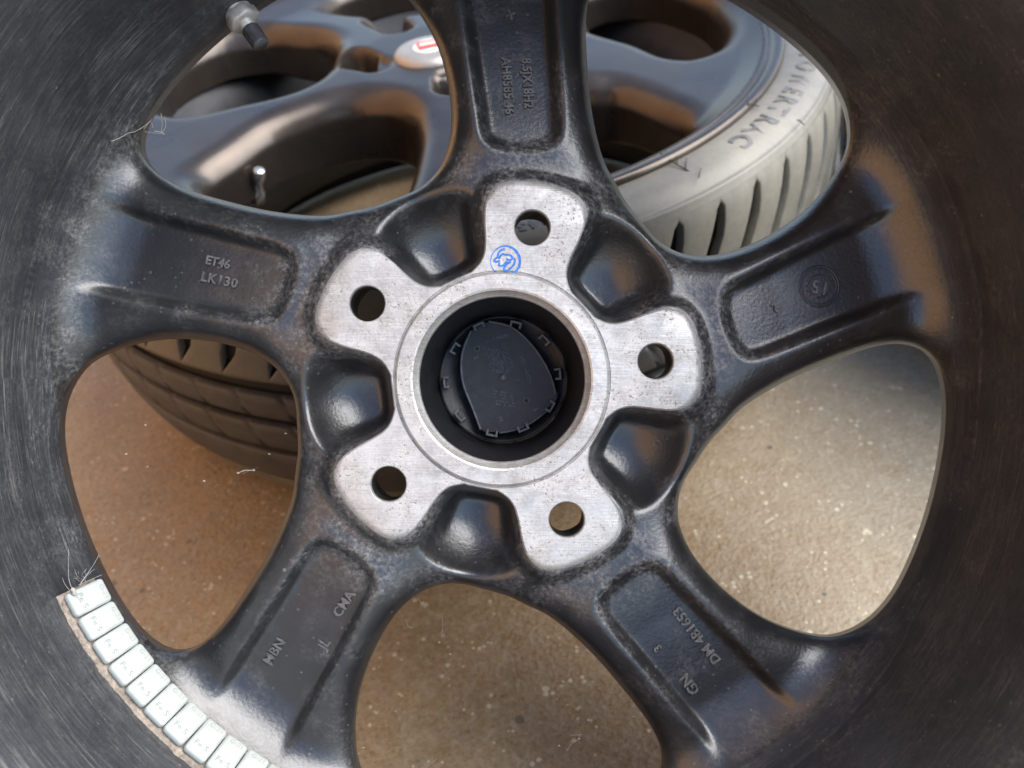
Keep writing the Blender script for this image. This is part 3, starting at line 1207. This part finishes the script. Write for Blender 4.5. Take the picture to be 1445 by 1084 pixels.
holes_pol = [
    [(189, 173), (146, 171), (113, 170), (93, 176), (86, 190), (90, 206), (105, 219), (135, 224), (167, 223), (200, 221), (226, 213), (236, 198), (224, 182)],
    [(206, 141.5), (175, 144), (141, 147.5), (105, 145), (84, 138), (74, 124), (76, 113), (86, 104), (103, 99), (136, 96.5), (190, 97.5), (226, 100), (238, 108), (233, 119), (231, 125), (225, 130), (217, 136)],
    [(142, 37), (160, 35), (193, 38), (223, 42), (236, 46), (241, 53), (243, 61), (236, 69), (215, 74), (180, 75), (130, 70), (100, 62), (98, 50), (115, 41)],
    [(143, -23), (134, -9), (163, 5), (185, 13), (205, 13), (221, 8), (233, -2), (238, -16), (234, -32), (213, -40), (180, -42), (152, -36)],
    [(140, -70), (120, -82), (110, -95), (125, -108), (160, -116), (200, -117), (228, -110), (236, -95), (232, -76), (212, -64), (175, -63)],
]
H1 = 1.6
x01 = -258.0
n1 = int(516 / H1) + 1
g1 = x01 + H1 * np.arange(n1)
AX, AY = np.meshgrid(g1, g1)
AR = np.hypot(AX, AY)
DH = np.full(AX.shape, 1e9)
for hp in holes_pol:
    DH = np.minimum(DH, sd_poly(spline(pol(hp), 5), AX, AY))
lugs = []
for (r0, a0, r1, a1) in ((72, -111, 112, -111), (42, 170, 66, -165), (46, 72, 64, 74), (52, 0, 86, 2), (50, -58, 86, -54)):
    lugs.append([pol([(r0, a0)])[0], pol([(r1, a1)])[0]])
DL = np.full(AX.shape, 1e9)
for (ax_, ay_), (bx_, by_) in lugs:
    ex, ey = bx_ - ax_, by_ - ay_
    tt_ = np.clip(((AX - ax_) * ex + (AY - ay_) * ey) / (ex * ex + ey * ey), 0, 1)
    DL = np.minimum(DL, np.hypot(AX - ax_ - tt_ * ex, AY - ay_ - tt_ * ey) - (12 + 4 * tt_))
zt1 = np.interp(AR, [0, 60, 120, 200, 235, 245, 252, 260], [-4, -4, -7, -12, -10, -6, -3, -1.5])
tw = np.clip(DH / 21.0, 0, 1)
zt1 = zt1 - 20 * (1 - np.sqrt(np.clip(1 - (1 - tw) ** 2.0, 0, 1)))
zt1 = np.where(DL < 0, zt1 - 27 * np.sqrt(np.clip(1 - (1 - np.clip(-DL / 5, 0, 1)) ** 2, 0, 1)), zt1)
zt1 = np.where(AR < 45, np.maximum(zt1, -8), zt1)
zt1 = blur(zt1, 1.2)
z1s = np.arange(-78, 4, H1)
F1 = np.empty((len(z1s), n1, n1), np.float32)
for i, z in enumerate(z1s):
    f = (z - zt1) * .8
    f = smax(f, (-60 + 0.00015 * AR ** 2) - z, 4)
    f = smax(f, -DH, 1.8)
    f = np.maximum(f, AR - 253.5)
    F1[i] = f
V1, Q1 = surface_nets(F1, (x01, x01, z1s[0]), H1)
wf = big_mesh('wheel_face', V1 * .001 + np.array([0, 0, LIPZ]), Q1)
link('wheel_face', wf, M['gunmetal'], wheel1)
prof = [(252.5, -8), (252.5, -2.6), (254, -2.0), (255.2, -3.2), (256.4, -3.4), (258, -1.0), (261, .6), (264.5, .8), (266.5, -.6), (267, -3.5), (265.5, -8), (259, -14), (250, -22), (247, -40)]
Vb, Qb = lathe([(r * .001, z * .001 + LIPZ) for r, z in prof], 240)
link('rim_lip', big_mesh('rim_lip', Vb, Qb[:, ::-1]), M['gunmetal'], wheel1)
prof = [(252, -10), (246, -40), (228, -62), (214, -84), (211, -140), (216, -190), (246, -206), (262, -215), (262, -221), (256, -222), (238, -200)]
Vb, Qb = lathe([(r * .001, z * .001 + LIPZ) for r, z in prof], 160)
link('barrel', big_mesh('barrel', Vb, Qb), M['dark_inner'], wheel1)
# centre cap with its badge
cz = LIPZ - .004
Vb, Qb = lathe([(.0001, cz + .006), (.020, cz + .0055), (.0255, cz + .004), (.0282, cz + .0005), (.0285, cz - .006)], 72)
cap1 = link('center_cap', big_mesh('center_cap', Vb, Qb[:, ::-1]), M['cap_grey'], wheel1)
Vb, Qb = lathe([(.0001, cz + .0066), (.0120, cz + .0064), (.0126, cz + .0055)], 48)
link('badge_ring', big_mesh('badge_ring', Vb, Qb[:, ::-1]), M['white'], cap1, smooth=False)
bd = Geo().add(box(0, 0, cz + .0068, .0165, .0150, .0008, R_(8)))
link('badge_panel', bd.mesh('badge_panel'), M['red'], cap1, smooth=False)
bd = Geo().add(box(-.0005, .0005, cz + .0073, .0125, .0028, .0008, R_(8)))
link('badge_bar', bd.mesh('badge_bar'), M['white'], cap1, smooth=False)
# valve inside the second hole


def on_wheel1(px, py, h=0.0):
    """point at height LIPZ + h over the floor seen at a photo pixel"""
    d = W @ np.array([(px - 722.5) / 1400, (py - 542) / 1400, 1.0])
    t_ = (LIPZ + h - CAM_H) / d[2]
    return CAM + d * t_


C1L = np.array([C1[0], C1[1], 0])
va, vb = on_wheel1(364, 268, -.050) - C1L, on_wheel1(366, 236, -.030) - C1L
ax1 = (vb - va) / np.linalg.norm(vb - va)
v1 = along(va - ax1 * .010, vb, [(0, .0001), (0, .0052), (.008, .0050), (.010, .0032), (.020, .0030)], 20, M['chrome'], 'valve_stem', wheel1)
along(va + ax1 * .008, vb, [(0, .0001), (0, .0040), (.0006, .0045), (.0105, .0044), (.0115, .0036), (.0115, .0001)], 12, M['chrome'], 'valve_cap', v1)


# tyre ------------------------------------------------------------------------------
def tyre_rubber(parent, parts=True):
    L = LIPZ
    side = [(256, -12), (259, -7), (263, -4.5), (268, -3.2), (276, -2.2), (285, -2.2), (292, -4.2), (297, -7.6), (299, -9.3), (299.5, -9.0), (300.4, -10.5), (301.5, -13.0), (302.4, -14.5)]
    Vb, Qb = lathe([(r * .001, z * .001 + L) for r, z in side], 300)
    sw = link('sidewall', big_mesh('sidewall', Vb, Qb[:, ::-1]), M['tyre'], parent)
    # carcass under the tread: what shows at the bottom of the grooves
    car = [(299, -14), (301, -30), (303, -60), (303.5, -110), (302, -150), (295, -180), (288, -195)]
    Vb, Qb = lathe([(r * .001, z * .001 + L) for r, z in car], 200)
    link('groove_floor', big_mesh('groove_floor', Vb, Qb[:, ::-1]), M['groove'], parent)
    bot = [(291, -184), (290.5, -194), (286, -205), (280, -214), (272, -221), (262, -224), (256, -222)]
    Vb, Qb = lathe([(r * .001, z * .001 + L) for r, z in bot], 200)
    link('sidewall', big_mesh('sidewall', Vb, Qb[:, ::-1]), M['tyre'], parent)

    def crown(z):
        return np.interp(z, [-205, -184, -165, -140, -110, -60, -40, -28, -20, -14], [285, 296, 303, 307.5, 310, 310, 309.2, 307.6, 305.4, 302.6])
    # shoulder blocks between the curved lateral grooves
    NB = 58
    dphi = 2 * math.pi / NB
    zl = np.array([-14.2, -15, -17, -20, -24, -30, -38, -46, -54, -62, -70, -77, -80.5, -81])
    slant = np.interp(zl, [-81, -62, -40, -17], [R_(5.6), R_(3.6), R_(1.6), 0])          # groove curves as it goes down
    gw = np.interp(zl, [-75, -64, -35, -19, -17.5, -14], [0.05, 9.5, 10.5, 5.0, 0.05, 0.05]) / 300.0
    cols = [0, .012, .06, .25, .5, .75, .94, .988, 1]
    Vv, Ff = [], []
    nc = len(cols)
    for zi, sl_, w_ in zip(zl, slant, gw):
        rr_ = float(crown(zi))
        if zi < -80.7:
            rr_ -= 5.5
        elif zi < -80:
            rr_ -= .3
        for j, c_ in enumerate(cols):
            ph = sl_ + w_ / 2 + (dphi - w_) * c_
            dr = 0
            if j in (0, nc - 1):
                dr = -6.0 if w_ > .002 else 0
            elif j in (1, nc - 2):
                dr = -.35 if w_ > .002 else 0
            if j in (0, nc - 1) and w_ > .002:
                ph = sl_ + w_ / 2 + (dphi - w_) * (0.010 if j == 0 else .990)
            Vv.append(((rr_ + dr) * math.cos(ph) * .001, -(rr_ + dr) * math.sin(ph) * .001, zi * .001 + L))
    for i in range(len(zl) - 1):
        for j in range(nc - 1):
            Ff.append((i * nc + j, i * nc + j + 1, (i + 1) * nc + j + 1, (i + 1) * nc + j))
    bme_ = mesh_from('tread_block', Vv, [f[::-1] for f in Ff])
    bme_.materials.append(M['tyre'])
    for k_ in range(NB):
        b_ = link('tread_block', bme_, None, parent)
        b_.rotation_euler = (0, 0, k_ * dphi - R_(1.4))
    # circumferential ribs with small sipes
    for z0_, z1_ in ((-93, -111), (-119.5, -141), (-148, -184)):
        m_ = 870
        zz_ = [z0_ + .3, z0_, z0_ - .6, (z0_ * 2 + z1_) / 3, (z0_ + z1_ * 2) / 3, z1_ + .6, z1_, z1_ - .3]
        dr_ = [-5, -.8, 0, 0, 0, 0, -.8, -5]
        Vv, Ff = [], []
        for i in range(m_):
            a_ = 2 * math.pi * i / m_
            cut = (i % 15 == 0)
            for j, (z_, d_) in enumerate(zip(zz_, dr_)):
                dd = d_ - (4.0 if cut and j in (1, 2, 5, 6) and z0_ > -140 else 0)
                r_ = float(crown(z_)) + dd
                a2 = a_ - (z_ - z0_) * 0.0012
                Vv.append((r_ * math.cos(a2) * .001, r_ * math.sin(a2) * .001, z_ * .001 + L))
        nj = len(zz_)
        for i in range(m_):
            i2 = (i + 1) % m_
            for j in range(nj - 1):
                Ff.append((i * nj + j, i * nj + j + 1, i2 * nj + j + 1, i2 * nj + j))
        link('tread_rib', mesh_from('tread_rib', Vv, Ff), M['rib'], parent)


tyre1 = bpy.data.objects.new('tyre', None)
COL.objects.link(tyre1)
tyre1.parent = wheel1
tyre_rubber(tyre1)


def side_text(body, rad, ang_mid, size, parent, mat, flipdir=1, ext=.0005, zoff=-2.0):
    """lettering curved round the sidewall, tops outwards, reading clockwise in the picture"""
    me = text_mesh(body, size, ext, .0001, spacing=1.42, res=3, offset=0.0006)
    n_ = len(me.vertices)
    co_ = np.array([v.co for v in me.vertices])
    ph = R_(ang_mid) + co_[:, 0] / rad
    rr_ = rad + co_[:, 1]
    zz_ = np.interp(rr_ * 1000, [268, 276, 285, 291, 295], [-3.2, -2.2, -2.2, -4.5, -8]) * .001 + LIPZ + co_[:, 2] * 1.0
    out = np.stack([rr_ * np.cos(ph), -rr_ * np.sin(ph), zz_], -1)
    me.vertices.foreach_set('co', out.astype(np.float32).ravel())
    me.update()
    me.flip_normals() if False else None
    return link('lettering', me, mat, parent, smooth=False)


side_text('POWERTRAC', .2835, 35.5, .0185, tyre1, M['tyre_text'])
side_text('245/30 R20', .281, 84, .010, tyre1, M['tyre_text'])

# a further tyre standing in the dark at the right
tyre2 = thing('spare_tyre', 'dark tyre lying on the floor at the far right, only its shadowed edge in view', 'tyre',
              wheel_matrix((C1[0] + .63, C1[1] - .09, 0), R_(20)))
n_before = set(o.name for o in COL.objects)
for ch in list(tyre1.children):
    if ch.name.startswith('lettering'):
        continue
    c_ = ch.copy()
    COL.objects.link(c_)
    c_.parent = tyre2


# ================================================================== small things: dry stem, cobwebs, fluff
def cam_pt(px, py, depth):
    return cam2world(np.array([(px - 722.5) / 1400 * depth, (py - 542) / 1400 * depth, depth]))


def strand(o_geo, pts, rad, n=5, wig=0.0, sub=6):
    P = spline(pts, sub, False) if len(pts) > 2 else np.array(pts)
    if wig:
        P = P + rng.standard_normal(P.shape) * wig
    o_geo.add(tube(P, rad, n))


def little(name, label, cat, geo_, mat, kids=()):
    o_ = link(name, geo_.mesh(name), mat)
    o_['label'] = label
    o_['category'] = cat
    return o_


def z2p(x, y, h=-.001):
    return on_wheel1(800 + x * .3414, y * .3414, h)


g = Geo()
strand(g, [z2p(388, 632), z2p(415, 652), z2p(455, 680), z2p(500, 705, -.002), z2p(545, 735, -.006), z2p(598, 793, -.011)], .00042)
for a_, b_ in (((388, 632), (390, 660)), ((410, 650), (411, 615)), ((455, 675), (458, 638)), ((490, 697), (494, 655)), ((545, 735), (553, 697))):
    strand(g, [z2p(*a_), z2p(*b_)], .00034)
little('dry_stem', 'thin dark thorny stem lying across the grimy tyre sidewall, left one', 'stem', g, M['twig'])
g = Geo()
strand(g, [z2p(725, 410), z2p(730, 432, .0005), z2p(752, 430, .0005), z2p(795, 440)], .00036)
strand(g, [z2p(745, 390, .0015), z2p(752, 430, .0005), z2p(790, 405), z2p(780, 435)], .00034)
little('dry_stem', 'short dark crooked stem caught on the rim edge of the tyre', 'stem', g, M['twig'])
g = Geo()
strand(g, [z2p(950, 495, -.003), z2p(968, 505, -.005), z2p(982, 516, -.006)], .00036)
strand(g, [z2p(960, 492, -.004), z2p(968, 505, -.005)], .0003)
little('dry_stem', 'tiny dark stem on the tyre shoulder below the raised lettering', 'stem', g, M['twig'])


def wp(px, py, z):
    """world point seen at a photo pixel, z metres in front of the hub face"""
    return cam_pt(px, py, 0.4167 - z)


g = Geo()
zc = 0.004
strand(g, [wp(158, 200, zc + .012), wp(178, 190, zc + .006), wp(200, 181, zc), wp(214, 168, zc - .01)], .00014, wig=.00012)
strand(g, [wp(203, 182, zc), wp(212, 172, zc - .006), wp(216, 180, zc - .008)], .00010)
strand(g, [wp(205, 186, zc), wp(220, 188, zc - .008), wp(233, 189, zc - .01)], .00010)
strand(g, [wp(227, 160, -.01), wp(229, 175, -.012), wp(228, 187, -.012), wp(234, 178, -.012), wp(232, 166, -.012)], .00013)
strand(g, [wp(218, 185, -.01), wp(228, 187, -.012), wp(232, 190, -.012)], .00022)
little('cobweb', 'pale torn cobweb in the corner of the upper left opening', 'cobweb', g, M['thread'])
g = Geo()
for pts in ([(340, 670), (352, 664), (365, 660)], [(300, 690), (306, 684), (312, 686)]):
    strand(g, [wp(x_, y_, -.028 + .004 * math.sin(x_)) for x_, y_ in pts], .000035, 4)
for x_, y_, r_ in ((336, 668, .0006), (358, 664, .0005), (288, 679, .0005), (205, 600, .0003), (178, 641, .0005), (208, 659, .0003), (403, 612, .0003), (380, 641, .0003)):
    strand(g, [wp(x_ - 1.2, y_, -.028), wp(x_, y_ - .5, -.028), wp(x_ + 1.4, y_ + .4, -.028)], r_ * .7, 6)
strand(g, [wp(336, 668, -.028), wp(345, 664, -.028), wp(358, 664, -.028)], .00022)
little('cobweb', 'white specks of lint caught in a cobweb across the left opening', 'cobweb', g, M['thread'])
g = Geo()
for pts in ([(800, 1060), (806, 1050), (818, 1042), (816, 1038)], [(805, 1038), (815, 1037), (821, 1036)], [(600, 1084), (610, 1076), (618, 1070)], [(622, 900), (625, 885), (623, 870)], [(590, 845), (597, 853), (600, 858)], [(573, 873), (576, 884), (584, 886)], [(905, 1000), (920, 1020), (935, 1052)]):
    strand(g, [wp(x_, y_, -.03) for x_, y_ in pts], .00006, 5)
for x_, y_ in ((817, 1042), (620, 906), (635, 923), (830, 1016), (903, 1015), (789, 1052), (513, 1055)):
    strand(g, [wp(x_ - 1.2, y_, -.03), wp(x_ + 1.2, y_ + .6, -.03)], .00022, 6)
little('cobweb', 'wisps of cobweb with lint across the bottom opening', 'cobweb', g, M['thread'])
g = Geo()
q0 = (103, 833)
zt_ = .017
for pts in ([(103, 833), (97, 815), (97, 775)], [(113, 824), (130, 800), (140, 783)], [(110, 826), (128, 818), (144, 811)], [(100, 835), (92, 825), (88, 815)], [(100, 838), (88, 840), (80, 850)], [(107, 836), (116, 840), (124, 836)], [(107, 838), (113, 848), (115, 860)], [(112, 828), (122, 812), (134, 803)]):
    strand(g, [wp(x_, y_, zt_ - .0015 * i_) for i_, (x_, y_) in enumerate(pts)], [.00011] * 6 + [.00008] * 6 + [.00005] if len(pts) == 3 else .00008, 5)
strand(g, [wp(101, 831, zt_), wp(104, 834, zt_), wp(105, 839, zt_)], .0009, 8)
for i_ in range(13):
    a_ = random.uniform(-2.6, 0.3)
    l_ = random.uniform(4, 14)
    bx_, by_ = 112 + random.uniform(-9, 14), 817 + random.uniform(-7, 5)
    strand(g, [wp(bx_, by_, .0125), wp(bx_ + l_ * .5 * math.cos(a_) + random.uniform(-2, 2), by_ + l_ * .5 * math.sin(a_), .0135), wp(bx_ + l_ * math.cos(a_), by_ + l_ * math.sin(a_), .013)], .00006, 4)
little('hair_tuft', 'tuft of pale hairs and fluff stuck at the top end of the weight strip', 'hair tuft', g, M['thread'])
